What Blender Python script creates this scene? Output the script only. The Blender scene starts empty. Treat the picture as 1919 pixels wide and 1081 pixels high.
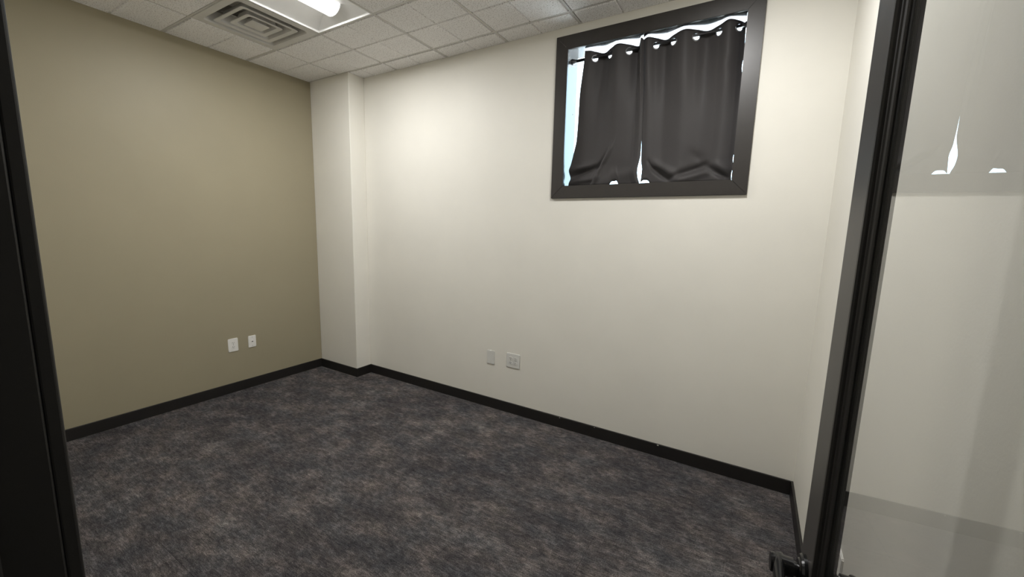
import bpy, bmesh, math, random
from mathutils import Vector, Matrix
random.seed(7)
scene = bpy.context.scene
COL = scene.collection

# ------------------------------------------------------------------ camera
H = 3.051                      # ceiling height
CAM = (4.1197, -2.8969, 1.5873)
YAW, PITCH, ROLL, FPX = -0.5370432, -0.1432247, 0.0254142, 756.778
fw = Vector((math.sin(YAW) * math.cos(PITCH), math.cos(YAW) * math.cos(PITCH), math.sin(PITCH)))
rt0 = Vector((math.cos(YAW), -math.sin(YAW), 0)); up0 = rt0.cross(fw)
rt = rt0 * math.cos(ROLL) + up0 * math.sin(ROLL)
up = -rt0 * math.sin(ROLL) + up0 * math.cos(ROLL)
cd = bpy.data.cameras.new('camera'); cam = bpy.data.objects.new('camera', cd); COL.objects.link(cam)
m4 = Matrix((rt, up, -fw)).transposed().to_4x4(); m4.translation = Vector(CAM)
cam.matrix_world = m4
cd.sensor_fit = 'HORIZONTAL'; cd.sensor_width = 36.0; cd.lens = 36.0 * FPX / 1919.0
cd.clip_start = 0.02
scene.camera = cam

# ------------------------------------------------------------------ world, exposure
LAMP_POWER = 33.0             # per ceiling light, watts
LENS_GLOW = 2.6
LAMP_COLOR = (1.0, 0.99, 0.972)
SKY_STRENGTH = 10.0
w = bpy.data.worlds.new('daylight'); scene.world = w; w.use_nodes = True
bgn = w.node_tree.nodes['Background']
bgn.inputs[0].default_value = (.58, .83, 1.0, 1); bgn.inputs[1].default_value = SKY_STRENGTH
sd = bpy.data.lights.new('sun', 'SUN'); sd.energy = 60.0; sd.color = (1.0, .97, .92); sd.angle = math.radians(.5)
so_ = bpy.data.objects.new('sun', sd); COL.objects.link(so_); so_.location = (20, -3, 20)
so_.rotation_euler = Vector((-.70, .10, -.70)).to_track_quat('-Z', 'Y').to_euler()
vs = scene.view_settings
vs.view_transform = 'Standard'; vs.look = 'None'; vs.gamma = 1.0; vs.use_curve_mapping = False
vs.exposure = 0.0
scene.cycles.use_denoising = True
scene.cycles.max_bounces = 12; scene.cycles.diffuse_bounces = 8; scene.cycles.transparent_max_bounces = 16

# ------------------------------------------------------------------ materials
def srgb(r, g, b):
    f = lambda c: (c / 255 / 12.92) if c / 255 <= .04045 else ((c / 255 + .055) / 1.055) ** 2.4
    return (f(r), f(g), f(b), 1)

class NT:
    def __init__(s, name):
        s.m = bpy.data.materials.new(name); s.m.use_nodes = True
        s.t = s.m.node_tree; s.b = s.t.nodes['Principled BSDF']; s.out = s.t.nodes['Material Output']
    def n(s, kind, **kw):
        nd = s.t.nodes.new(kind)
        for k, v in kw.items():
            if k.startswith('i_'):
                key = k[2:]
                key = int(key) if key.isdigit() else key
                nd.inputs[key].default_value = v
            else: setattr(nd, k, v)
        return nd
    def l(s, a, b): s.t.links.new(a, b)
    def pos(s, scale=(1, 1, 1)):
        g = s.n('ShaderNodeNewGeometry'); mp = s.n('ShaderNodeMapping'); mp.inputs['Scale'].default_value = scale
        s.l(g.outputs['Position'], mp.inputs['Vector']); return mp.outputs['Vector']
    def noise(s, vec, scale, detail=3, rough=.55):
        nd = s.n('ShaderNodeTexNoise'); nd.inputs['Scale'].default_value = scale
        nd.inputs['Detail'].default_value = detail; nd.inputs['Roughness'].default_value = rough
        s.l(vec, nd.inputs['Vector']); return nd.outputs['Fac']
    def ramp(s, fac, stops):
        nd = s.n('ShaderNodeValToRGB'); e = nd.color_ramp.elements
        while len(e) < len(stops): e.new(.5)
        for el, (p, c) in zip(e, stops): el.position = p; el.color = c
        s.l(fac, nd.inputs[0]); return nd.outputs[0]
    def mix(s, fac, a, b, mode='MIX'):
        nd = s.n('ShaderNodeMix', data_type='RGBA', blend_type=mode)
        for sock, v in ((nd.inputs[0], fac), (nd.inputs[6], a), (nd.inputs[7], b)):
            if hasattr(v, 'links') or hasattr(v, 'is_linked'): s.l(v, sock)
            else: sock.default_value = v
        return nd.outputs[2]
    def bump(s, h, strength, dist):
        nd = s.n('ShaderNodeBump'); nd.inputs['Strength'].default_value = strength; nd.inputs['Distance'].default_value = dist
        s.l(h, nd.inputs['Height']); s.l(nd.outputs[0], s.b.inputs['Normal'])
    def base(s, c):
        if hasattr(c, 'is_linked'): s.l(c, s.b.inputs['Base Color'])
        else: s.b.inputs['Base Color'].default_value = c
    def set(s, rough=.5, metal=0, spec=.5):
        s.b.inputs['Roughness'].default_value = rough; s.b.inputs['Metallic'].default_value = metal
        s.b.inputs['Specular IOR Level'].default_value = spec; return s.m

def sc(c, k): return (c[0] * k, c[1] * k, c[2] * k, 1)

def wall_paint(name, col, rough=.55):
    t = NT(name); p = t.pos()
    n = t.noise(p, 2.2, 4)
    t.base(t.ramp(n, [(.3, sc(col, .975)), (.7, sc(col, 1.02))]))
    t.bump(t.noise(p, 170, 2), .12, .002)
    return t.set(rough, 0, .35)

def plain(name, col, rough=.4, metal=0, spec=.5, var=.05, scale=25, bump=0):
    t = NT(name); p = t.pos(); n = t.noise(p, scale, 3)
    t.base(t.ramp(n, [(.3, sc(col, 1 - var)), (.7, sc(col, 1 + var))]))
    if bump: t.bump(t.noise(p, scale * 8, 2), bump, .001)
    return t.set(rough, metal, spec)

M = {}
M['beige'] = wall_paint('beige_wall_paint', (.775, .756, .694, 1))
M['olive'] = wall_paint('olive_wall_paint', (.330, .294, .205, 1), .5)
M['trim'] = plain('dark_brown_trim_paint', (.031, .0275, .025, 1), .38, var=.06, bump=.05)
M['base'] = plain('dark_baseboard_paint', (.013, .0115, .0105, 1), .45, var=.08)
M['door'] = plain('dark_door_paint', (.055, .050, .0475, 1), .42, var=.05)
M['bead_shade'] = plain('shade_darkened_bead_paint', (.020, .018, .017, 1), .4, var=.05)  # door paint made darker: shade on the glazing beads is put into the colour
M['jamb'] = plain('dark_door_frame_paint', (.012, .011, .010, 1), .4, var=.06)
M['black_metal'] = plain('matte_black_metal', (.006, .006, .0065, 1), .24, spec=.35)
M['recess'] = plain('gloss_dark_brown_paint', (.022, .020, .020, 1), .16, var=.04)
M['rod'] = plain('black_rod_enamel', (.010, .010, .012, 1), .35)
M['white_plastic'] = plain('white_plastic', (.78, .77, .74, 1), .35, var=.02)
M['grey_plastic'] = plain('light_grey_plastic', (.68, .68, .65, 1), .35, var=.02)
M['slot'] = plain('socket_slot_black', (.012, .012, .012, 1), .6)
M['screw'] = plain('painted_screw_head', (.45, .45, .42, 1), .4)
M['vent'] = plain('vent_off_white_enamel', (.60, .59, .57, 1), .45, var=.02)
M['dark'] = plain('dark_duct', (.42, .405, .39, 1), .8)
M['reflector'] = plain('white_reflector_enamel', (.83, .83, .82, 1), .4, var=.01)
M['grid'] = plain('ceiling_grid_enamel', (.56, .545, .52, 1), .45, var=.02)
M['chrome'] = plain('brushed_steel_grommet', (.25, .25, .26, 1), .3, metal=1.0)
M['vinyl'] = plain('white_vinyl', (.75, .76, .76, 1), .4, var=.02)
M['deck'] = plain('grey_deck', (.25, .25, .25, 1), .9)
M['hall'] = wall_paint('hall_wall_paint', (.40, .37, .30, 1))
M['ground'] = plain('pale_concrete_ground', (.72, .73, .74, 1), .9, var=.05, scale=6)
M['chip'] = plain('white_paint_chip', (.7, .68, .62, 1), .6)

def ceiling_tile_mat():
    t = NT('fissured_ceiling_tile'); p = t.pos()
    n = t.noise(p, 130, 4, .65)
    spots = t.ramp(n, [(.36, (.40, .37, .355, 1)), (.45, (.88, .87, .865, 1))])
    big = t.noise(p, 1.5, 2)
    tone = t.ramp(big, [(.3, (.94, .94, .94, 1)), (.7, (1, 1, 1, 1))])
    t.base(t.mix(1.0, spots, tone, 'MULTIPLY'))
    t.bump(n, .5, .003)
    return t.set(.9, 0, .15)
M['tile'] = ceiling_tile_mat()

def carpet_mat():
    t = NT('mottled_grey_carpet')
    p = t.pos((1, 1.9, 1))
    warp = t.noise(t.pos(), 9, 4, .6)
    # large soft blotches, stretched along x
    p2 = t.pos((1, 1.35, 1))
    a = t.noise(p2, 4.6, 10, .76)
    b = t.noise(t.pos((1.1, 2.0, 1)), 3.4, 7, .66)
    big = t.noise(t.pos(), 1.3, 3, .5)
    st = t.noise(t.pos((22, 150, 1)), 1.0, 5, .75)         # fine yarn streaks along x
    st2 = t.noise(t.pos((7, 44, 1)), 1.0, 5, .7)           # broader streaks
    tone = t.ramp(a, [(.33, (0.0396, 0.0396, 0.0429, 1)), (.46, (0.0554, 0.0541, 0.0561, 1)), (.53, (0.0726, 0.0693, 0.0693, 1)), (.60, (0.1056, 0.0983, 0.0950, 1)), (.70, (0.1452, 0.1320, 0.1254, 1))])
    hue = t.ramp(b, [(.36, (.95, .98, 1.03, 1)), (.48, (1, .985, 1.0, 1)), (.55, (1.03, .97, .97, 1)), (.66, (1.03, 1.0, .955, 1))])
    c = t.mix(1.0, tone, hue, 'MULTIPLY')
    bg = t.ramp(big, [(.35, (.90, .90, .92, 1)), (.65, (1.26, 1.25, 1.23, 1))])
    c = t.mix(1.0, c, bg, 'MULTIPLY')
    s2 = t.ramp(st2, [(.28, (.60, .60, .60, 1)), (.52, (1, 1, 1, 1)), (.72, (1.4, 1.4, 1.4, 1))])
    c = t.mix(.7, c, s2, 'MULTIPLY')
    s1 = t.ramp(st, [(.28, (.40, .40, .40, 1)), (.5, (1, 1, 1, 1)), (.72, (1.9, 1.87, 1.85, 1))])
    c = t.mix(.9, c, s1, 'MULTIPLY')
    mid = t.noise(t.pos((1, 1.7, 1)), 24, 6, .74)          # small crackle of the printed pattern
    md = t.ramp(mid, [(.36, (.55, .55, .56, 1)), (.47, (.92, .92, .92, 1)), (.54, (1.08, 1.07, 1.06, 1)), (.66, (1.6, 1.57, 1.54, 1))])
    c = t.mix(.85, c, md, 'MULTIPLY')
    fine = t.noise(t.pos((160, 260, 1)), 1.0, 2, .6)
    f1 = t.ramp(fine, [(.3, (.45, .45, .45, 1)), (.7, (1.6, 1.6, 1.6, 1))])
    c = t.mix(1.0, c, f1, 'MULTIPLY')
    t.base(c)
    t.bump(fine, .5, .004)
    return t.set(.95, 0, .1)
M['carpet'] = carpet_mat()

def fabric_mat():
    t = NT('charcoal_blackout_fabric'); p = t.pos()
    n = t.noise(t.pos((900, 900, 200)), 1, 2)
    t.base(t.ramp(n, [(.3, (.038, .035, .035, 1)), (.7, (.045, .0412, .041, 1))]))
    t.bump(n, .08, .0005)
    m = t.set(.62, 0, .3)
    t.b.inputs['Sheen Weight'].default_value = .12
    t.b.inputs['Sheen Roughness'].default_value = .5
    return m
M['fabric'] = fabric_mat()

def glass_mat(name, tint):
    m = bpy.data.materials.new(name); m.use_nodes = True; t = m.node_tree
    t.nodes.remove(t.nodes['Principled BSDF']); out = t.nodes['Material Output']
    tr = t.nodes.new('ShaderNodeBsdfTransparent'); tr.inputs[0].default_value = tint
    gl = t.nodes.new('ShaderNodeBsdfGlossy'); gl.inputs['Roughness'].default_value = 0.0
    fr = t.nodes.new('ShaderNodeFresnel'); fr.inputs[0].default_value = 1.52
    ge = t.nodes.new('ShaderNodeNewGeometry')
    def mt(op, a, b):
        n = t.nodes.new('ShaderNodeMath'); n.operation = op
        for i, v in enumerate((a, b)):
            if hasattr(v, 'is_linked'): t.links.new(v, n.inputs[i])
            else: n.inputs[i].default_value = v
        return n.outputs[0]
    R = fr.outputs[0]
    both = mt('DIVIDE', mt('MULTIPLY', R, 2.0), mt('ADD', R, 1.0))        # both faces of the sheet
    fac = mt('MULTIPLY', both, mt('SUBTRACT', 1.0, ge.outputs['Backfacing']))
    mx = t.nodes.new('ShaderNodeMixShader')
    t.links.new(fac, mx.inputs[0]); t.links.new(tr.outputs[0], mx.inputs[1]); t.links.new(gl.outputs[0], mx.inputs[2])
    t.links.new(mx.outputs[0], out.inputs['Surface']); return m
M['glass'] = glass_mat('clear_door_glass', (.96, .965, .96, 1))
M['pane'] = glass_mat('window_glass', (.97, .98, .98, 1))

def lamp_mat():
    t = NT('lit_lamp_lens')
    t.b.inputs['Base Color'].default_value = (.9, .9, .9, 1)
    t.b.inputs['Emission Color'].default_value = (*LAMP_COLOR, 1)
    t.b.inputs['Emission Strength'].default_value = LENS_GLOW
    return t.set(.5)
M['lamp'] = lamp_mat()

# ------------------------------------------------------------------ helpers
def obj(name, bm, mat, parent=None, smooth=False, recalc=True):
    if recalc: bmesh.ops.recalc_face_normals(bm, faces=bm.faces[:])
    me = bpy.data.meshes.new(name); bm.to_mesh(me); bm.free()
    if mat: me.materials.append(M[mat])
    if smooth:
        for p in me.polygons: p.use_smooth = True
    o = bpy.data.objects.new(name, me); COL.objects.link(o)
    if parent:
        o.parent = parent
    return o
def empty(name, loc=(0, 0, 0), rotz=0.0):
    o = bpy.data.objects.new(name, None); COL.objects.link(o); o.location = loc; o.rotation_euler = (0, 0, rotz)
    o.empty_display_size = .1; return o
def tag(o, label=None, cat=None, group=None, kind=None):
    if label: o['label'] = label
    if cat: o['category'] = cat
    if group: o['group'] = group
    if kind: o['kind'] = kind
    return o
def box(bm, x0, x1, y0, y1, z0, z1, bevel=0, seg=1):
    vs_ = [bm.verts.new((x, y, z)) for x in (x0, x1) for y in (y0, y1) for z in (z0, z1)]
    fs = [(0, 1, 3, 2), (4, 6, 7, 5), (0, 4, 5, 1), (2, 3, 7, 6), (0, 2, 6, 4), (1, 5, 7, 3)]
    faces = [bm.faces.new([vs_[i] for i in f]) for f in fs]
    if bevel:
        es = list({e for f in faces for e in f.edges})
        bmesh.ops.bevel(bm, geom=es, offset=bevel, segments=seg, affect='EDGES', profile=.5)
    return bm
def B(x0, x1, y0, y1, z0, z1, bevel=0, seg=1): return box(bmesh.new(), x0, x1, y0, y1, z0, z1, bevel, seg)
def struct(name, bm, mat, parent=None):
    o = obj(name, bm, mat, parent)
    if not parent: o['kind'] = 'structure'
    return o
def frustum(bm, lo, hi, z0, z1):
    # lo / hi = (x0, x1, y0, y1)
    a = [bm.verts.new((x, y, z0)) for x, y in ((lo[0], lo[2]), (lo[1], lo[2]), (lo[1], lo[3]), (lo[0], lo[3]))]
    b = [bm.verts.new((x, y, z1)) for x, y in ((hi[0], hi[2]), (hi[1], hi[2]), (hi[1], hi[3]), (hi[0], hi[3]))]
    bm.faces.new(a); bm.faces.new(b[::-1])
    for i in range(4): bm.faces.new((a[i], a[(i + 1) % 4], b[(i + 1) % 4], b[i]))
def cyl(bm, p0, p1, r0, r1=None, n=24, cap=True):
    p0, p1 = Vector(p0), Vector(p1); r1 = r0 if r1 is None else r1
    d = (p1 - p0).normalized(); a = d.orthogonal().normalized(); b = d.cross(a)
    A = [bm.verts.new(p0 + (a * math.cos(t) + b * math.sin(t)) * r0) for t in [2 * math.pi * i / n for i in range(n)]]
    Bv = [bm.verts.new(p1 + (a * math.cos(t) + b * math.sin(t)) * r1) for t in [2 * math.pi * i / n for i in range(n)]]
    for i in range(n): bm.faces.new((A[i], A[(i + 1) % n], Bv[(i + 1) % n], Bv[i]))
    if cap: bm.faces.new(A[::-1]); bm.faces.new(Bv)
    return bm
def lathe(bm, p0, d, prof, n=32):
    # prof: list of (distance along d, radius)
    p0 = Vector(p0); d = Vector(d).normalized(); a = d.orthogonal().normalized(); b = d.cross(a)
    rings = []
    for h, r in prof:
        if r < 1e-6: rings.append([bm.verts.new(p0 + d * h)])
        else: rings.append([bm.verts.new(p0 + d * h + (a * math.cos(2 * math.pi * i / n) + b * math.sin(2 * math.pi * i / n)) * r) for i in range(n)])
    for A, C in zip(rings, rings[1:]):
        for i in range(n):
            j = (i + 1) % n
            if len(A) == 1 and len(C) == 1: continue
            if len(A) == 1: bm.faces.new((A[0], C[i], C[j]))
            elif len(C) == 1: bm.faces.new((A[i], A[j], C[0]))
            else: bm.faces.new((A[i], A[j], C[j], C[i]))
    return bm
def prism(bm, pts, axis, a0, a1):
    # extrude a 2-D outline along an axis ('x','y','z')
    f = {'x': lambda p, t: (t, p[0], p[1]), 'y': lambda p, t: (p[0], t, p[1]), 'z': lambda p, t: (p[0], p[1], t)}[axis]
    A = [bm.verts.new(f(p, a0)) for p in pts]; C = [bm.verts.new(f(p, a1)) for p in pts]
    n = len(pts)
    for i in range(n): bm.faces.new((A[i], A[(i + 1) % n], C[(i + 1) % n], C[i]))
    bm.faces.new(A[::-1]); bm.faces.new(C); return bm

# ------------------------------------------------------------------ room shell
XR, YF = 4.461, -2.799           # right wall, room face of front wall
YH = -2.922                      # hall face of front wall
PX, PY = 0.610, -0.182           # column
WX0, WX1, WZ0, WZ1 = 2.733, 4.045, 1.837, 2.986     # casing outline
IX0, IX1, IZ0, IZ1 = 2.827, 3.954, 1.929, 2.890     # casing opening
OX0, OX1, OZ0, OZ1 = 2.822, 3.959, 1.924, 2.897     # jamb-board faces
WT = 0.32                        # back wall thickness
TOP = H + .32
DX0, DX1, DZ = 3.465, 4.322, 2.275                   # door opening

floor = struct('floor', B(-.2, XR + .2, -5.2, WT, -.12, -.006), 'carpet')
ceil = struct('ceiling', B(-.2, XR + .2, YH, WT, TOP - .05, TOP), 'deck')
struct('wall_left', B(-.15, 0, -2.9, WT, -.05, TOP), 'olive')
bm = bmesh.new()
J = .02
box(bm, 0, OX0 - J, 0, WT, -.05, TOP); box(bm, OX1 + J, XR + .15, 0, WT, -.05, TOP)
box(bm, OX0 - J, OX1 + J, 0, WT, -.05, OZ0 - J); box(bm, OX0 - J, OX1 + J, 0, WT, OZ1 + J, TOP)
bmesh.ops.remove_doubles(bm, verts=bm.verts[:], dist=1e-5)
struct('wall_back', bm, 'beige')
struct('wall_right', B(XR, XR + .15, -5.0, 0, -.05, TOP), 'beige')
bm = bmesh.new()
box(bm, 0, DX0 - .02, YH, YF, -.05, TOP); box(bm, DX1 + .02, XR, YH, YF, -.05, TOP)
box(bm, DX0 - .02, DX1 + .02, YH, YF, DZ + .02, TOP)
struct('wall_front', bm, 'beige')
struct('wall_column', B(0, PX, PY, 0, -.05, TOP, .004), 'beige')
# hallway the photographer stands in
struct('wall_hall', B(-.2, XR + .15, -5.2, -5.05, -.05, TOP), 'hall')
struct('wall_hall_end', B(1.6, 1.75, -5.05, YH, -.05, TOP), 'hall')
struct('ceiling_hall', B(1.6, XR + .15, -5.2, YH, 2.75, TOP), 'vinyl')
# ground outside the window
struct('ground', B(-6, 12, WT, 14, 1.2, 1.45), 'ground')

# carpet tiles
tx = [0] + [4.146 - .6096 * k for k in range(6, -1, -1)] + [XR]
ty = [0] + [-.398 - .6096 * k for k in range(0, 5)]
ty = [0, -.398, -1.0074, -1.6168, -2.2264, -2.836]
g = .00025
for i in range(len(tx) - 1):
    for j in range(len(ty) - 1):
        x0, x1, y1, y0 = tx[i] + g, tx[i + 1] - g, ty[j] - g, ty[j + 1] + g
        segs = [(x0, x1, y0, y1)]
        if j == 0 and x0 < PX:
            segs = [(x0, x1, y0, PY)] if x1 <= PX else [(x0, x1, y0, PY), (PX, x1, PY, y1)]
        bm = bmesh.new()
        if len(segs) == 2:                      # L-shaped tile cut around the column
            prism(bm, [(x0, y0), (x1, y0), (x1, y1), (PX, y1), (PX, PY), (x0, PY)], 'z', -.006, 0)
        else:
            s = segs[0]; frustum(bm, (s[0], s[1], s[2], s[3]), (s[0] + .0003, s[1] - .0003, s[2] + .0003, s[3] - .0003), -.006, 0)
        obj('carpet_tile', bm, 'carpet', floor)

# suspended ceiling: grid bars, wall angle, tiles
gx = [.47 + .6096 * k for k in range(7)]
gy = [PY - .003 - .6096 * k for k in range(5)]
fx = [0] + gx + [XR]; fy = [0] + gy + [YF]
TB = .0080
def occupied(i, j): return (i, j) in VOID
VOID = {(1, 2): 'vent', (2, 2): 'light', (6, 2): 'light'}
for x in gx:
    obj('grid_bar', B(x - TB, x + TB, YF, 0 if x > PX else PY, H, H + .004), 'grid', ceil)
    
for y in gy:
    for i in range(len(fx) - 1):
        a, b = fx[i] + (TB if i else 0), fx[i + 1] - (TB if i < len(fx) - 2 else 0)
        if y == gy[0] and a < PX:
            a = PX if b > PX else None
        if a is None: continue
        obj('grid_bar', B(a, b, y - TB, y + TB, H + .0004, H + .0044), 'grid', ceil)
WA = .021
for nm, a in (('left', (0, WA, YF, PY)), ('col', (WA, PX + WA, PY - WA, PY)), ('cs', (PX, PX + WA, PY, 0)), ('back', (PX + WA, XR - WA, -WA, 0)),
              ('right', (XR - WA, XR, YF, 0)), ('front', (WA, XR - WA, YF, YF + WA))):
    obj('wall_angle', B(a[0], a[1], a[2], a[3], H - .001, H + .001), 'grid', ceil)
def tile_mesh(x0, x1, y0, y1, mx, my):
    bm = bmesh.new()
    DG, SG = .0055, .0028
    xs = [(x0, x1)] if not (x0 + .03 < mx < x1 - .03) else [(x0, mx - SG), (mx + SG, x1)]
    ys = [(y0, y1)] if not (y0 + .03 < my < y1 - .03) else [(y0, my - DG), (my + DG, y1)]
    box(bm, x0, x1, y0, y1, H + .004, H + .016)
    for a, b in xs:
        for c, d in ys:
            e = .004
            frustum(bm, (a + e, b - e, c + e, d - e), (a, b, c, d), H - .004, H + .0045)
    return bm
for i in range(len(fx) - 1):
    for j in range(len(fy) - 1):
        if (i, j) in VOID: continue
        R = .0045
        x0 = fx[i] + (TB + R if i else .004); x1 = fx[i + 1] - (TB + R if i < len(fx) - 2 else .004)
        y1 = fy[j] - (TB + R if j else .004); y0 = fy[j + 1] + (TB + R if j < len(fy) - 2 else .004)
        if j == 0:
            if x1 < PX: continue
            x0 = max(x0, PX + .004)
        mx = (fx[i + 1] - .3048) if i == 0 else fx[i] + .3048
        my = (fy[j + 1] + .3048) if j == 0 else fy[j] - .3048
        if i == 0: mx = -1            # the cut border row shows no score along the wall
        obj('ceiling_tile', tile_mesh(x0, x1, y0, y1, mx, my), 'tile', ceil)

# baseboards
BH, BT = .091, .013
def bb(name, x0, x1, y0, y1):
    bm = B(x0, x1, y0, y1, -.002, BH, .003, 2); return struct(name, bm, 'base')
bb('baseboard_left', 0, BT, YF, PY)
bbb = bb('baseboard_back', PX + BT, XR - BT, -BT, 0)
bb('baseboard_right', XR - BT, XR, -4.9, 0)
bb('baseboard_column', BT, PX + BT, PY - BT, PY)
bb('baseboard_column_side', PX, PX + BT, PY, 0)
bb('baseboard_front', BT, DX0 - .1, YF, YF + BT)
for x, r in ((3.655, .006), (2.885, .004), (3.18, .003)):
    bm = bmesh.new(); n = 7
    prism(bm, [(x + r * (1 + .4 * math.sin(k * 2.3)) * math.cos(k * 6.283 / n), BH - .006 + .7 * r * math.sin(k * 6.283 / n)) for k in range(n)], 'y', -BT - .0008, -BT + .001)
    obj('paint_chip', bm, 'chip', bbb)

# ------------------------------------------------------------------ window
win = tag(empty('window_1', ((IX0 + IX1) / 2, 0, IZ0)), kind='structure')
wo = win.location.copy()
def wpart(name, bm, mat, parent=win, **k):
    o = obj(name, bm, mat, parent, **k)
    return o
def shift(bm, v):
    bmesh.ops.translate(bm, vec=v, verts=bm.verts[:]); return bm
CT = .019
def casing(pts):
    bm = bmesh.new(); prism(bm, pts, 'y', -CT, 0)
    es = [e for e in bm.edges]
    bmesh.ops.bevel(bm, geom=es, offset=.0018, segments=2, affect='EDGES')
    return shift(bm, -wo)
k = .0004
wpart('casing', casing([(WX0, WZ0), (IX0 - k, IZ0 - 0), (IX0 - k, IZ1), (WX0, WZ1)]), 'trim')
wpart('casing', casing([(WX1, WZ0), (WX1, WZ1), (IX1 + k, IZ1), (IX1 + k, IZ0)]), 'trim')
wpart('casing', casing([(WX0, WZ1), (IX0, IZ1 + k), (IX1, IZ1 + k), (WX1, WZ1)]), 'trim')
wpart('casing', casing([(WX0, WZ0), (WX1, WZ0), (IX1, IZ0 - k), (IX0, IZ0 - k)]), 'trim')
YP = .200
YJ = YP - .02
for a in ((OX0 - J, OX0, 0, YJ, OZ0 - J, OZ1 + J), (OX1, OX1 + J, 0, YJ, OZ0 - J, OZ1 + J), (OX0, OX1, 0, YJ, OZ1, OZ1 + J), (OX0, OX1, 0, YJ, OZ0 - J, OZ0)):
    wpart('jamb_board', shift(B(*a), -wo), 'recess')
bm = bmesh.new()
for a in ((OX0 - J, OX0, OZ0 - J, OZ1 + J), (OX1, OX1 + J, OZ0 - J, OZ1 + J), (OX0, OX1, OZ1, OZ1 + J), (OX0, OX1, OZ0 - J, OZ0)):
    box(bm, a[0], a[1], YJ, WT, a[2], a[3])
bmesh.ops.remove_doubles(bm, verts=bm.verts[:], dist=1e-5)
wpart('sash_frame', shift(bm, -wo), 'vinyl')
wpart('glass_pane', shift(B(OX0 - .004, OX1 + .004, YP, YP + .006, OZ0 - .004, OZ1 + .004), -wo), 'pane')
bm = bmesh.new(); lathe(bm, (OX0, .136, 2.48), (1, 0, 0), [(0, .005), (.0015, .005), (.002, .003), (.0012, 0)], 10)
wpart('screw', shift(bm, -wo), 'screw')

# ------------------------------------------------------------------ curtain rod
RY = .085
def rz(x): return 2.840 + (x - OX0) / (OX1 - OX0) * .014
rod = tag(empty('curtain_rod', (OX0, RY, rz(OX0))), 'black tension curtain rod across the top of the window recess, both curtains threaded on it', 'curtain rod')
ro = Vector(rod.location)
bm = bmesh.new(); cyl(bm, (OX0 + .004, RY, rz(OX0)), (3.36, RY, rz(3.36)), .0105, n=24); obj('tube', shift(bm, -ro), 'rod', rod, True)
bm = bmesh.new(); cyl(bm, (3.30, RY, rz(3.30)), (OX1 - .004, RY, rz(OX1)), .0085, n=24); obj('inner_tube', shift(bm, -ro), 'rod', rod, True)
for x, s in ((OX0, 1), (OX1, -1)):
    bm = bmesh.new(); lathe(bm, (x, RY, rz(x)), (s, 0, 0), [(0, 0), (0, .021), (.005, .021), (.008, .017), (.016, .0165), (.019, .0125), (.034, .012), (.036, .0), ], 24)
    obj('end_cap', shift(bm, -ro), 'rod', rod, True)

# ------------------------------------------------------------------ curtains
def smooth_interp(xs, ys, x):
    if x <= xs[0]: return ys[0]
    for i in range(len(xs) - 1):
        if x <= xs[i + 1]:
            # monotone cubic (Catmull slopes limited)
            def sl(k):
                if k <= 0 or k >= len(xs) - 1: return 0.0
                d0 = (ys[k] - ys[k - 1]) / (xs[k] - xs[k - 1]); d1 = (ys[k + 1] - ys[k]) / (xs[k + 1] - xs[k])
                return 0.0 if d0 * d1 <= 0 else 2 * d0 * d1 / (d0 + d1)
            h = xs[i + 1] - xs[i]; t = (x - xs[i]) / h
            return (ys[i] * (2 * t ** 3 - 3 * t * t + 1) + sl(i) * h * (t ** 3 - 2 * t * t + t) +
                    ys[i + 1] * (-2 * t ** 3 + 3 * t * t) + sl(i + 1) * h * (t ** 3 - t * t))
    return ys[-1]
def sstep(a, b, x):
    t = min(1, max(0, (x - a) / (b - a))); return t * t * (3 - 2 * t)

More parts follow.
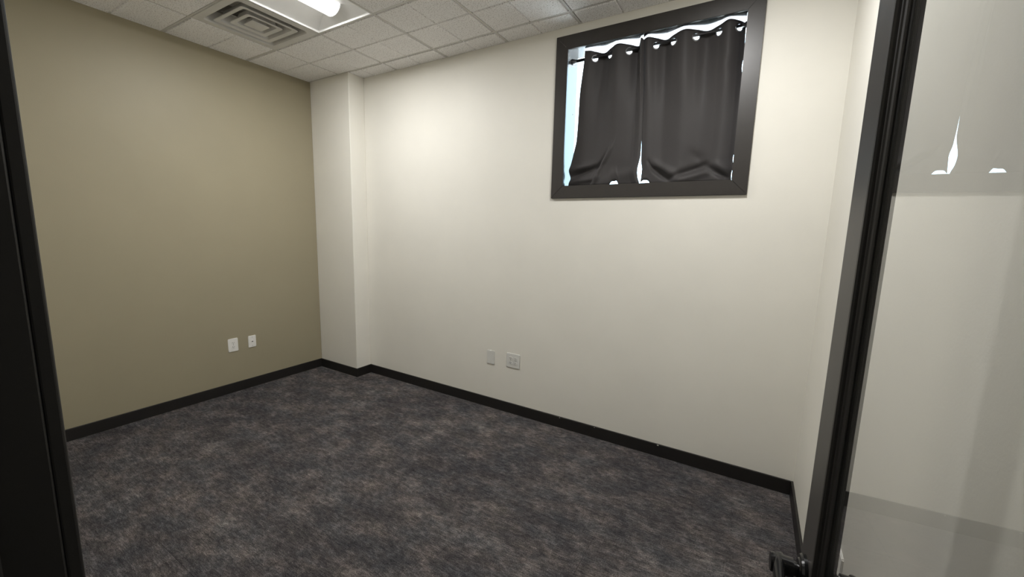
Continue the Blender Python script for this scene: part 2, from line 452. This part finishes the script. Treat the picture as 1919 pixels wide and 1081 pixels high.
def curtain(name, label, spec):
    wave_x, wave_y = spec['wave']; ztop = spec['ztop']
    x0t, x1t = wave_x[0], wave_x[-1]
    zs_fine = []
    NX = spec['nx']
    # vertical parameter: fine rows at top
    zrows = [i * .0028 for i in range(34)]
    z = zrows[-1]
    while z < .93: z += .010; zrows.append(z)
    zrows[-1] = .945
    tot = zrows[-1]
    def surf(s, d):
        # s in 0..1 across, d = drop below the top edge (0..tot)
        t = d / tot
        xt = x0t + (x1t - x0t) * s
        zt = smooth_interp(wave_x, ztop, xt)
        zb = spec['hem'](s)
        z = zt + (zb - zt) * t
        xl = smooth_interp(spec['lz'], spec['lx'], t); xr = smooth_interp(spec['rz'], spec['rx'], t)
        # top keeps the hung spacing; the spread grows down the drop
        x = xl + (xr - xl) * s
        amp = 1 - .74 * sstep(.08, .6, t)
        y = RY + (smooth_interp(wave_x, wave_y, xt) - RY) * amp
        y += spec['lean'](s, t)
        dx, dy = spec['buckle'](s, t)
        return Vector((x + dx, y + dy, z))
    root = tag(empty(name, (surf(.5, 0).x, RY, spec['hem'](.5))), label, 'curtain', None)
    o0 = Vector(root.location)
    # grommet centres
    gr = []
    for gxx in spec['grom']:
        s = (gxx - x0t) / (x1t - x0t)
        zt = smooth_interp(wave_x, ztop, gxx); zg = rz(gxx) - .0095
        d = (zt - zg) / (zt - spec['hem'](s)) * tot
        c = surf(s, d); e = .002
        n = (surf(s + e, d) - surf(s - e, d)).cross(surf(s, d + e) - surf(s, d - e)).normalized()
        gr.append((c, n))
    bm = bmesh.new(); grid = []
    for d in zrows:
        grid.append([bm.verts.new(surf(i / NX, d) - o0) for i in range(NX + 1)])
    for j in range(len(zrows) - 1):
        for i in range(NX):
            q = (grid[j][i], grid[j][i + 1], grid[j + 1][i + 1], grid[j + 1][i])
            if j < 34:
                c = sum((v.co for v in q), Vector()) / 4 + o0
                if any((c - gc).length < .0215 for gc, _ in gr): continue
            bm.faces.new(q)
    for v in [v for v in bm.verts if not v.link_faces]: bm.verts.remove(v)
    bmesh.ops.recalc_face_normals(bm, faces=bm.faces[:])
    fab = obj('fabric', bm, 'fabric', root, True, recalc=False)
    so = fab.modifiers.new('thickness', 'SOLIDIFY'); so.thickness = .0016; so.offset = 0
    # hem line at the bottom and top band stitched: narrow raised welt
    for c, n in gr:
        bm = bmesh.new()
        a = n.orthogonal().normalized()
        prof = [(.0024, .0195), (.0034, .0215), (.0030, .0255), (.0012, .0285), (-.0012, .0285), (-.0030, .0255), (-.0034, .0215), (-.0024, .0195), (.0024, .0195)]
        lathe(bm, c - o0, n, prof, 28); bmesh.ops.remove_doubles(bm, verts=bm.verts[:], dist=1e-5)
        obj('grommet', bm, 'chrome', root, True)
    return root

def lump(s, t, s0, t0, ws, wt, a): return a * math.exp(-((s - s0) / ws) ** 2 - ((t - t0) / wt) ** 2)
def ridge(s, t, a, b, wa, amp):
    # soft crease from a=(s, t) to b=(s, t), amplitude tapering to both ends
    dx, dy = b[0] - a[0], (b[1] - a[1]); L2 = dx * dx + dy * dy
    u = ((s - a[0]) * dx + (t - a[1]) * dy) / L2
    d = ((s - a[0]) * dy - (t - a[1]) * dx) / math.sqrt(L2)
    return amp * math.exp(-(d / wa) ** 2) * math.exp(-((u - .5) / .52) ** 4)
def l_buckle(s, t):
    b = sstep(.70, .97, t)
    dy = b * .008 * math.sin(s * 9 + 1.0 + (1 - t) * 8)
    dy -= ridge(s, t, (-.05, .875), (.34, .835), .026, .026)      # puffed roll, light on top
    dy += ridge(s, t, (.02, .925), (.46, .845), .022, .034)       # deep crease under it
    dy -= ridge(s, t, (-.02, .965), (.40, .935), .020, .020)
    dy += ridge(s, t, (.30, .99), (.52, .74), .018, .016)
    dy -= ridge(s, t, (.36, 1.0), (.58, .70), .026, .020)
    dy -= ridge(s, t, (.48, .97), (.95, .90), .040, .012)
    return 0.0, dy * .85
def r_buckle(s, t):
    b = sstep(.72, .97, t)
    dy = b * .006 * math.sin(s * 10 + .6 + (1 - t) * 9)
    dy += ridge(s, t, (.10, .875), (.36, .985), .020, .030)
    dy -= ridge(s, t, (.16, .850), (.44, .960), .026, .022)
    dy += ridge(s, t, (.36, .955), (.74, .875), .019, .028)
    dy -= ridge(s, t, (.42, .985), (.78, .925), .022, .018)
    dy += ridge(s, t, (.74, .900), (.98, .985), .020, .026)
    dy -= ridge(s, t, (.70, .850), (1.0, .940), .026, .016)
    dy += ridge(s, t, (.55, .80), (.80, .88), .03, .010)
    return 0.0, dy * .85
def l_hem(s):
    return 1.9275 + .030 * math.exp(-((s - .658) / .050) ** 4) + .010 * math.exp(-((s - .70) / .02) ** 2)
def r_hem(s):
    return 1.9275 + .030 * math.exp(-((s - .055) / .055) ** 4)
curtain('curtain', 'dark charcoal left curtain, bright gap between it and the window side', dict(
    wave=([2.926, 2.960, 2.998, 3.053, 3.109, 3.170, 3.243, 3.296, 3.314, 3.331, 3.347],
          [.060, .064, .085, .120, .085, .050, .085, .120, .085, .046, .066]),
    ztop=[2.888, 2.886, 2.879, 2.872, 2.880, 2.887, 2.879, 2.872, 2.882, 2.891, 2.880],
    grom=[2.998, 3.109, 3.243], nx=240,
    lz=[0, .33, .64, .755, .89, .94, 1.0], lx=[2.926, 2.898, 2.887, 2.866, 2.841, 2.848, 2.834],
    rz=[0, .4, .78, .90, .94, 1], rx=[3.347, 3.363, 3.372, 3.358, 3.362, 3.378],
    hem=l_hem, lean=lambda s, t: -.012 * t, buckle=l_buckle))
curtain('curtain', 'wide dark charcoal right curtain covering most of the window', dict(
    wave=([3.338, 3.372, 3.421, 3.477, 3.530, 3.600, 3.666, 3.728, 3.797, 3.850, 3.905, 3.938],
          [.078, .052, .085, .120, .085, .050, .085, .120, .085, .048, .085, .115]),
    ztop=[2.890, 2.889, 2.884, 2.876, 2.883, 2.888, 2.884, 2.878, 2.884, 2.890, 2.884, 2.878],
    grom=[3.421, 3.530, 3.666, 3.797, 3.905], nx=260,
    lz=[0, .4, .78, .85, .905, .95, 1], lx=[3.338, 3.358, 3.3745, 3.378, 3.386, 3.384, 3.382],
    rz=[0, .10, .20, .27, .33, .6, .80, .85, .90, .96, 1], rx=[3.944, 3.946, 3.949, 3.944, 3.950, 3.9515, 3.951, 3.946, 3.951, 3.946, 3.950],
    hem=r_hem, lean=lambda s, t: -.012 * t, buckle=r_buckle))

# ------------------------------------------------------------------ door frame (trim) and door
trim = tag(empty('trim_1', (DX0, YF, 0)), kind='structure'); to = Vector(trim.location)
def tpart(name, bm, mat='jamb'): return obj(name, shift(bm, -to), mat, trim)
tpart('jamb', B(DX0 - .02, DX0, YH, YF, 0, DZ, .002, 2)); tpart('jamb', B(DX1, DX1 + .02, YH, YF, 0, DZ, .002, 2))
tpart('head_jamb', B(DX0 - .02, DX1 + .02, YH, YF, DZ, DZ + .02, .002, 2))
ST = -2.844
tpart('door_stop', B(DX0, DX0 + .013, ST - .035, ST, 0, DZ, .003, 2)); tpart('door_stop', B(DX1 - .013, DX1, ST - .035, ST, 0, DZ, .003, 2))
tpart('door_stop', B(DX0 + .013, DX1 - .013, ST - .035, ST, DZ - .013, DZ, .003, 2))
CW = .088; CF = YF + .015
tpart('casing', B(DX0 - .005 - CW, DX0 - .005, YF, CF, 0, DZ + .005 + CW, .003, 3))
tpart('casing', B(DX1 + .005, DX1 + .005 + CW, YF, CF, 0, DZ + .005 + CW, .003, 3))
tpart('casing', B(DX0 - .005, DX1 + .005, YF, CF, DZ + .005, DZ + .005 + CW, .003, 3))

# door: local x runs from the hinge edge to the latch edge, local y = towards the wall behind (0 = face seen), z up
TH = math.radians(93.2)
OFF = .200
u_far = .984; DW = .870
hx = CAM[0] + OFF + math.cos(TH) * (u_far - DW); hy = CAM[1] + math.sin(TH) * (u_far - DW)
door = tag(empty('door_1', (hx, hy, 0), TH), kind='structure')
# local +y of the empty points to -x in the world; the door body lies on the other side, so y runs from -T to 0
T = .035
def dpart(name, bm, mat='door', parent=door, **kw): return obj(name, bm, mat, parent, **kw)
SW, RT, RB, Z0, Z1 = .094, .105, .25, .012, 2.26
dpart('stile', B(DW - SW, DW, -T, 0, Z0, Z1, .002, 2)); dpart('stile', B(0, SW, -T, 0, Z0, Z1, .002, 2))
dpart('rail', B(SW, DW - SW, -T, 0, Z0, Z0 + RB, .0015, 1)); dpart('rail', B(SW, DW - SW, -T, 0, Z1 - RT, Z1, .0015, 1))
gx0, gx1, gz0, gz1 = SW, DW - SW, Z0 + RB, Z1 - RT
# glazing beads: stepped moulding profile on both faces
def bead_profile(sign):
    # (distance in from the opening edge, y)
    p = [(0, -.0010), (.0030, .0006), (.0060, .0004), (.0080, -.0030), (.0090, -.0065), (.0120, -.0075), (.0135, -.0100), (.0180, -.0115), (.0195, -.0135), (.0195, -.0150), (0, -.0150)]
    return p if sign > 0 else [(a, -T - y) for a, y in p]
for face in (0, 1):
    P = bead_profile(1 if face == 0 else -1)
    n = len(P)
    def bead(corners, inward):
        bm = bmesh.new(); loops = []
        for (cx, cz), (ix, iz) in zip(corners, inward):
            loops.append([bm.verts.new((cx + ix * a, y, cz + iz * a)) for a, y in P])
        for i in range(n): bm.faces.new((loops[0][i], loops[0][(i + 1) % n], loops[1][(i + 1) % n], loops[1][i]))
        bm.faces.new(loops[0][::-1]); bm.faces.new(loops[1]); return bm
    BM = 'bead_shade'  # darker than the stiles, shade painted in
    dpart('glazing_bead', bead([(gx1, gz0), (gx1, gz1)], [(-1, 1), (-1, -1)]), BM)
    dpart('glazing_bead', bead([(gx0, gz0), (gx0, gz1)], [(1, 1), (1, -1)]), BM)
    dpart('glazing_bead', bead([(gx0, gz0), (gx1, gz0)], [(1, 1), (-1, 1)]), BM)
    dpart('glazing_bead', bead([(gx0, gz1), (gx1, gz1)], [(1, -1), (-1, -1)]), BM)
dpart('glass_pane', B(gx0 + .015, gx1 - .015, -T / 2 - .0025, -T / 2 + .0025, gz0 + .015, gz1 - .015), 'glass')
# lever sets on both faces
HZ, HX = .922, DW - .052
for s, y0 in ((1, 0), (-1, -T)):
    hnd = tag(empty('lever_handle', (HX, y0, HZ))); hnd.parent = door
    hnd['label'] = 'black metal lever handle'
    bm = bmesh.new(); lathe(bm, (0, 0, 0), (0, s, 0), [(0, 0), (0, .033), (.006, .033), (.010, .030), (.0105, .024), (.013, .0215), (.0135, 0)], 40)
    obj('rose', bm, 'black_metal', hnd, False)
    bm = bmesh.new(); lathe(bm, (0, s * .012, 0), (0, s, 0), [(0, .0135), (.008, .0135), (.009, .0190), (.044, .0190), (.048, .0175), (.049, 0)], 32)
    obj('neck', bm, 'black_metal', hnd, False)
    # lever: rounded bar from the neck towards the hinge side
    bm = bmesh.new(); y1 = s * .047
    secs = []
    for k_, (x, yy, hw, hh) in enumerate([(.017, y1 - s * .006, .006, .016), (.008, y1, .0105, .0195), (-.02, y1, .0100, .0190), (-.06, y1 + s * .001, .0085, .0155), (-.10, y1 - s * .002, .0080, .0125), (-.118, y1 - s * .008, .0070, .0115), (-.122, y1 - s * .010, .004, .008)]):
        ring = []
        for q in range(16):
            a = 2 * math.pi * q / 16
            ca, sa = math.cos(a), math.sin(a)
            ring.append(bm.verts.new((x, yy + hw * math.copysign(abs(ca) ** .7, ca), hh * math.copysign(abs(sa) ** .7, sa))))
        secs.append(ring)
    for A, C in zip(secs, secs[1:]):
        for q in range(16): bm.faces.new((A[q], A[(q + 1) % 16], C[(q + 1) % 16], C[q]))
    bm.faces.new(secs[0][::-1]); bm.faces.new(secs[-1])
    obj('lever', bm, 'black_metal', hnd, True)
# hinges
for z in (.22, 1.10, 2.00):
    bm = bmesh.new(); cyl(bm, (-.006, .006 - 0, z), (-.006, .006, z + .1), .006, n=16)
    # barrel on the room side (hinge side face)
    dpart('hinge', bm, 'black_metal', smooth=False)

# ------------------------------------------------------------------ wall plates
def plate_root(name, label, cat, loc, rotz, group=None):
    return tag(empty(name, loc, rotz), label, cat, group)
# local: x across, z up, -y out of the wall
def cover(w_, h_, mat, parent):
    bm = B(-w_ / 2, w_ / 2, -.0065, -.0002, -h_ / 2, h_ / 2)
    es = [e for e in bm.edges if abs(e.verts[0].co.y - e.verts[1].co.y) > .001]
    bmesh.ops.bevel(bm, geom=es, offset=.004, segments=3, affect='EDGES')
    es = [e for e in bm.edges if all(v.co.y < -.006 for v in e.verts)]
    bmesh.ops.bevel(bm, geom=es, offset=.0028, segments=2, affect='EDGES')
    return obj('cover_plate', bm, mat, parent)
def receptacle(cx, cz, mat, parent):
    bm = bmesh.new(); n = 24; R = .0172
    pts = []
    for i in range(n):
        a = 2 * math.pi * i / n
        pts.append((cx + R * math.cos(a), cz + max(-.0135, min(.0135, R * math.sin(a)))))
    prism(bm, pts, 'y', -.0092, -.005)
    r = obj('receptacle', bm, mat, parent)
    for dx, hh in ((-.0063, .0045), (.0063, .0038)):
        obj('slot', B(cx + dx - .0012, cx + dx + .0012, -.0096, -.0088, cz + .0035 - hh, cz + .0035 + hh), 'slot', r)
    bm = bmesh.new(); cyl(bm, (cx, -.0096, cz - .0075), (cx, -.0088, cz - .0075), .0026, n=12); obj('slot', bm, 'slot', r)
def screw(cx, cz, parent, r=.0033, mat='screw'):
    bm = bmesh.new(); lathe(bm, (cx, -.0062, cz), (0, -1, 0), [(0, r), (.0012, r), (.0018, r * .7), (.0018, 0)], 12)
    s = obj('screw', bm, mat, parent)
    obj('slot', B(cx - r * .8, cx + r * .8, -.0082, -.0078, cz - .0005, cz + .0005), 'slot', s)
def duplex(parent, xs, mat):
    for x in xs:
        receptacle(x, .0195, mat, parent); receptacle(x, -.0195, mat, parent); screw(x, 0, parent)
# on the olive wall (facing +x): local -y -> +x  => rotz = +90 deg
R90 = math.radians(90)
p = plate_root('wall_outlet', 'white duplex outlet on the olive wall, left of the data jack', 'outlet', (0, -1.076, .4545), R90)
cover(.084, .125, 'white_plastic', p); duplex(p, [0], 'white_plastic')
p = plate_root('data_jack', 'white data jack plate with one dark port on the olive wall', 'wall jack', (0, -.908, .453), R90)
cover(.070, .1145, 'white_plastic', p); screw(0, .0417, p); screw(0, -.0417, p)
bm = bmesh.new(); box(bm, -.010, .010, -.0092, -.005, -.010, .010, .0008); j = obj('jack_insert', bm, 'white_plastic', p)
bm = bmesh.new(); prism(bm, [(-.0062, .0045), (.0062, .0045), (.0062, -.002), (.003, -.002), (.003, -.0052), (-.003, -.0052), (-.003, -.002), (-.0062, -.002)], 'y', -.0097, -.0088); obj('port', bm, 'slot', j)
# on the back wall (facing -y)
p = plate_root('blank_plate', 'pale grey blank wall plate on the cream wall, left of the wide outlet', 'wall plate', (2.195, 0, .466), 0)
cover(.080, .124, 'grey_plastic', p); screw(0, .048, p, .003, 'grey_plastic'); screw(0, -.048, p, .003, 'grey_plastic')
p = plate_root('double_outlet', 'pale grey four socket outlet plate on the cream wall under the window side', 'outlet', (2.426, 0, .475), 0)
cover(.132, .126, 'grey_plastic', p); duplex(p, [-.023, .023], 'grey_plastic')
# on the right wall (facing -x), seen through the door glass
p = plate_root('wall_outlet', 'white outlet low on the right wall, seen through the door glass', 'outlet', (XR, -1.295, .500), -R90)
cover(.084, .125, 'white_plastic', p); duplex(p, [0], 'white_plastic')

# ------------------------------------------------------------------ ceiling air vent
vx0, vx1, vy1, vy0 = gx[0] + TB - .001, gx[1] - TB + .001, gy[1] - TB + .001, gy[2] + TB - .001
vcx, vcy = (vx0 + vx1) / 2, (vy0 + vy1) / 2; vh = (vx1 - vx0) / 2
vent = tag(empty('air_vent', (vcx, vcy, H)), 'square white ceiling air diffuser with nested louvre rings beside the light', 'air vent')
def sq(r, z, rad=0.0, n=5):
    if rad <= 0: return [(r, r, z), (-r, r, z), (-r, -r, z), (r, -r, z)]
    out = []
    for k_, (sx, sy) in enumerate(((1, 1), (-1, 1), (-1, -1), (1, -1))):
        for i in range(n):
            a = (k_ * 90 + 90 * i / (n - 1)) * math.pi / 180
            out.append((sx * (r - rad) + rad * math.cos(a), sy * (r - rad) + rad * math.sin(a), z))
    return out
def loft(bm, loops, closed=False):
    V = [[bm.verts.new(p_) for p_ in L] for L in loops]
    pairs = list(zip(V, V[1:])) + ([(V[-1], V[0])] if closed else [])
    for A, C in pairs:
        n = len(A)
        for i in range(n): bm.faces.new((A[i], A[(i + 1) % n], C[(i + 1) % n], C[i]))
    return V
RD = .03
bm = bmesh.new()
loft(bm, [sq(vh, .001, .002), sq(vh, -.003, .002), sq(.250, -.004, RD), sq(.244, .004, RD), sq(.222, .075, RD), sq(.226, .076, RD), sq(.252, .002, RD)], True)
obj('face_frame', bm, 'vent', vent)
for ro_, ri, hh in ((.203, .146, .064), (.128, .082, .058)):
    bm = bmesh.new()
    rd = .02
    loft(bm, [sq(ro_, -.003, rd), sq(ro_ - .002, -.006, rd), sq(ro_ - .030, -.001, rd), sq(ri, hh, rd * .6), sq(ri + .003, hh + .002, rd * .6), sq(ro_ - .026, .004, rd), sq(ro_ - .001, -.001, rd)], True)
    obj('louvre_ring', bm, 'vent', vent)
bm = bmesh.new(); V = loft(bm, [sq(.064, -.004, .012), sq(.060, -.006, .012), sq(.042, .034, .01)])
bm.faces.new(V[0] if False else V[1]); bm.faces.new(V[2]); obj('centre_plate', bm, 'vent', vent)
bm = bmesh.new(); V = loft(bm, [sq(.226, .074, RD), sq(.226, .16, RD)]); bm.faces.new(V[1]); obj('duct_box', bm, 'dark', vent)
bm = bmesh.new()
bm.free()
for sx, sy in ((1, 1), (-1, 1), (-1, -1), (1, -1)):
    bm = bmesh.new(); cyl(bm, (sx * .05, sy * .05, .028), (sx * .16, sy * .16, .065), .003, n=6); obj('ring_bracket', bm, 'vent', vent)

# ------------------------------------------------------------------ ceiling lights
def troffer(i, label, power):
    x0, x1 = gx[i - 1] + TB - .001, gx[i] - TB + .001
    y1, y0 = gy[1] - TB + .001, gy[2] + TB - .001
    cx, cy = (x0 + x1) / 2, (y0 + y1) / 2; hx_, hy_ = (x1 - x0) / 2, (y1 - y0) / 2
    root = tag(empty('ceiling_light', (cx, cy, H)), label, 'ceiling light', 'recessed ceiling lights')
    LW, LE, D = .082, .085, .075
    # flange
    bm = bmesh.new()
    f0 = [(hx_, hy_), (-hx_, hy_), (-hx_, -hy_), (hx_, -hy_)]
    def rect(a, b, z): return [(a, b, z), (-a, b, z), (-a, -b, z), (a, -b, z)]
    loft(bm, [rect(hx_, hy_, .006), rect(hx_, hy_, -.002), rect(hx_ - .008, hy_ - .008, -.002), rect(hx_ - .008, hy_ - .008, .014)], True)
    obj('flange', bm, 'reflector', root)
    a, b = hx_ - .008, hy_ - .008
    for s in (1, -1):
        bm = bmesh.new(); V = []
        # long side reflector, gently curved up to the lamp
        prev = None
        for k_ in range(7):
            t = k_ / 6; x = a + (LW - a) * t; z = .013 + (D - .013) * math.sin(t * math.pi / 2) ** .9; yb = b + (b - LE - b) * t
            row = [bm.verts.new((s * x, -yb, z)), bm.verts.new((s * x, yb, z))]
            if prev: bm.faces.new((prev[0], prev[1], row[1], row[0]))
            prev = row
        obj('side_reflector', bm, 'reflector', root, True, recalc=True)
        bm = bmesh.new(); prev = None
        for k_ in range(7):
            t = k_ / 6; x = a + (LW - a) * t; z = .013 + (D - .013) * math.sin(t * math.pi / 2) ** .9; yb = b - LE * t
            row = [bm.verts.new((-x, s * yb, z)), bm.verts.new((x, s * yb, z))]
            if prev: bm.faces.new((prev[0], prev[1], row[1], row[0]))
            prev = row
        obj('end_reflector', bm, 'reflector', root, True)
    # lamp lens: shallow rounded trough
    bm = bmesh.new(); ends = []
    L = b - LE + .0
    n = 14; prof = [(-LW * math.cos(math.pi * q / n), D - .061 * math.sin(math.pi * q / n)) for q in range(n + 1)]
    A = [bm.verts.new((x, -L, z)) for x, z in prof]; C = [bm.verts.new((x, L, z)) for x, z in prof]
    for q in range(n): bm.faces.new((A[q], A[q + 1], C[q + 1], C[q]))
    obj('lamp_lens', bm, 'lamp', root, True)
    for s in (1, -1):
        bm = bmesh.new()
        pr = [(x * 1.03, z - .002) for x, z in prof]
        prism(bm, pr, 'y', s * L, s * (L + .006)); obj('end_cap', bm, 'reflector', root)
    ld = bpy.data.lights.new('lamp_strip', 'AREA'); ld.shape = 'RECTANGLE'; ld.size = .13; ld.size_y = 2 * L - .03
    ld.energy = power; ld.color = LAMP_COLOR
    lo = bpy.data.objects.new('lamp_strip', ld); COL.objects.link(lo); lo.parent = root; lo.location = (0, 0, D - .063)
    bm = B(-hx_ + .01, hx_ - .01, -hy_ + .01, hy_ - .01, D + .004, D + .03); obj('housing', bm, 'grid', root)
    return root
troffer(2, 'square recessed ceiling light beside the air vent, lamp lit', LAMP_POWER)
troffer(6, 'square recessed ceiling light nearer the right wall, past the frame top', LAMP_POWER * .86)
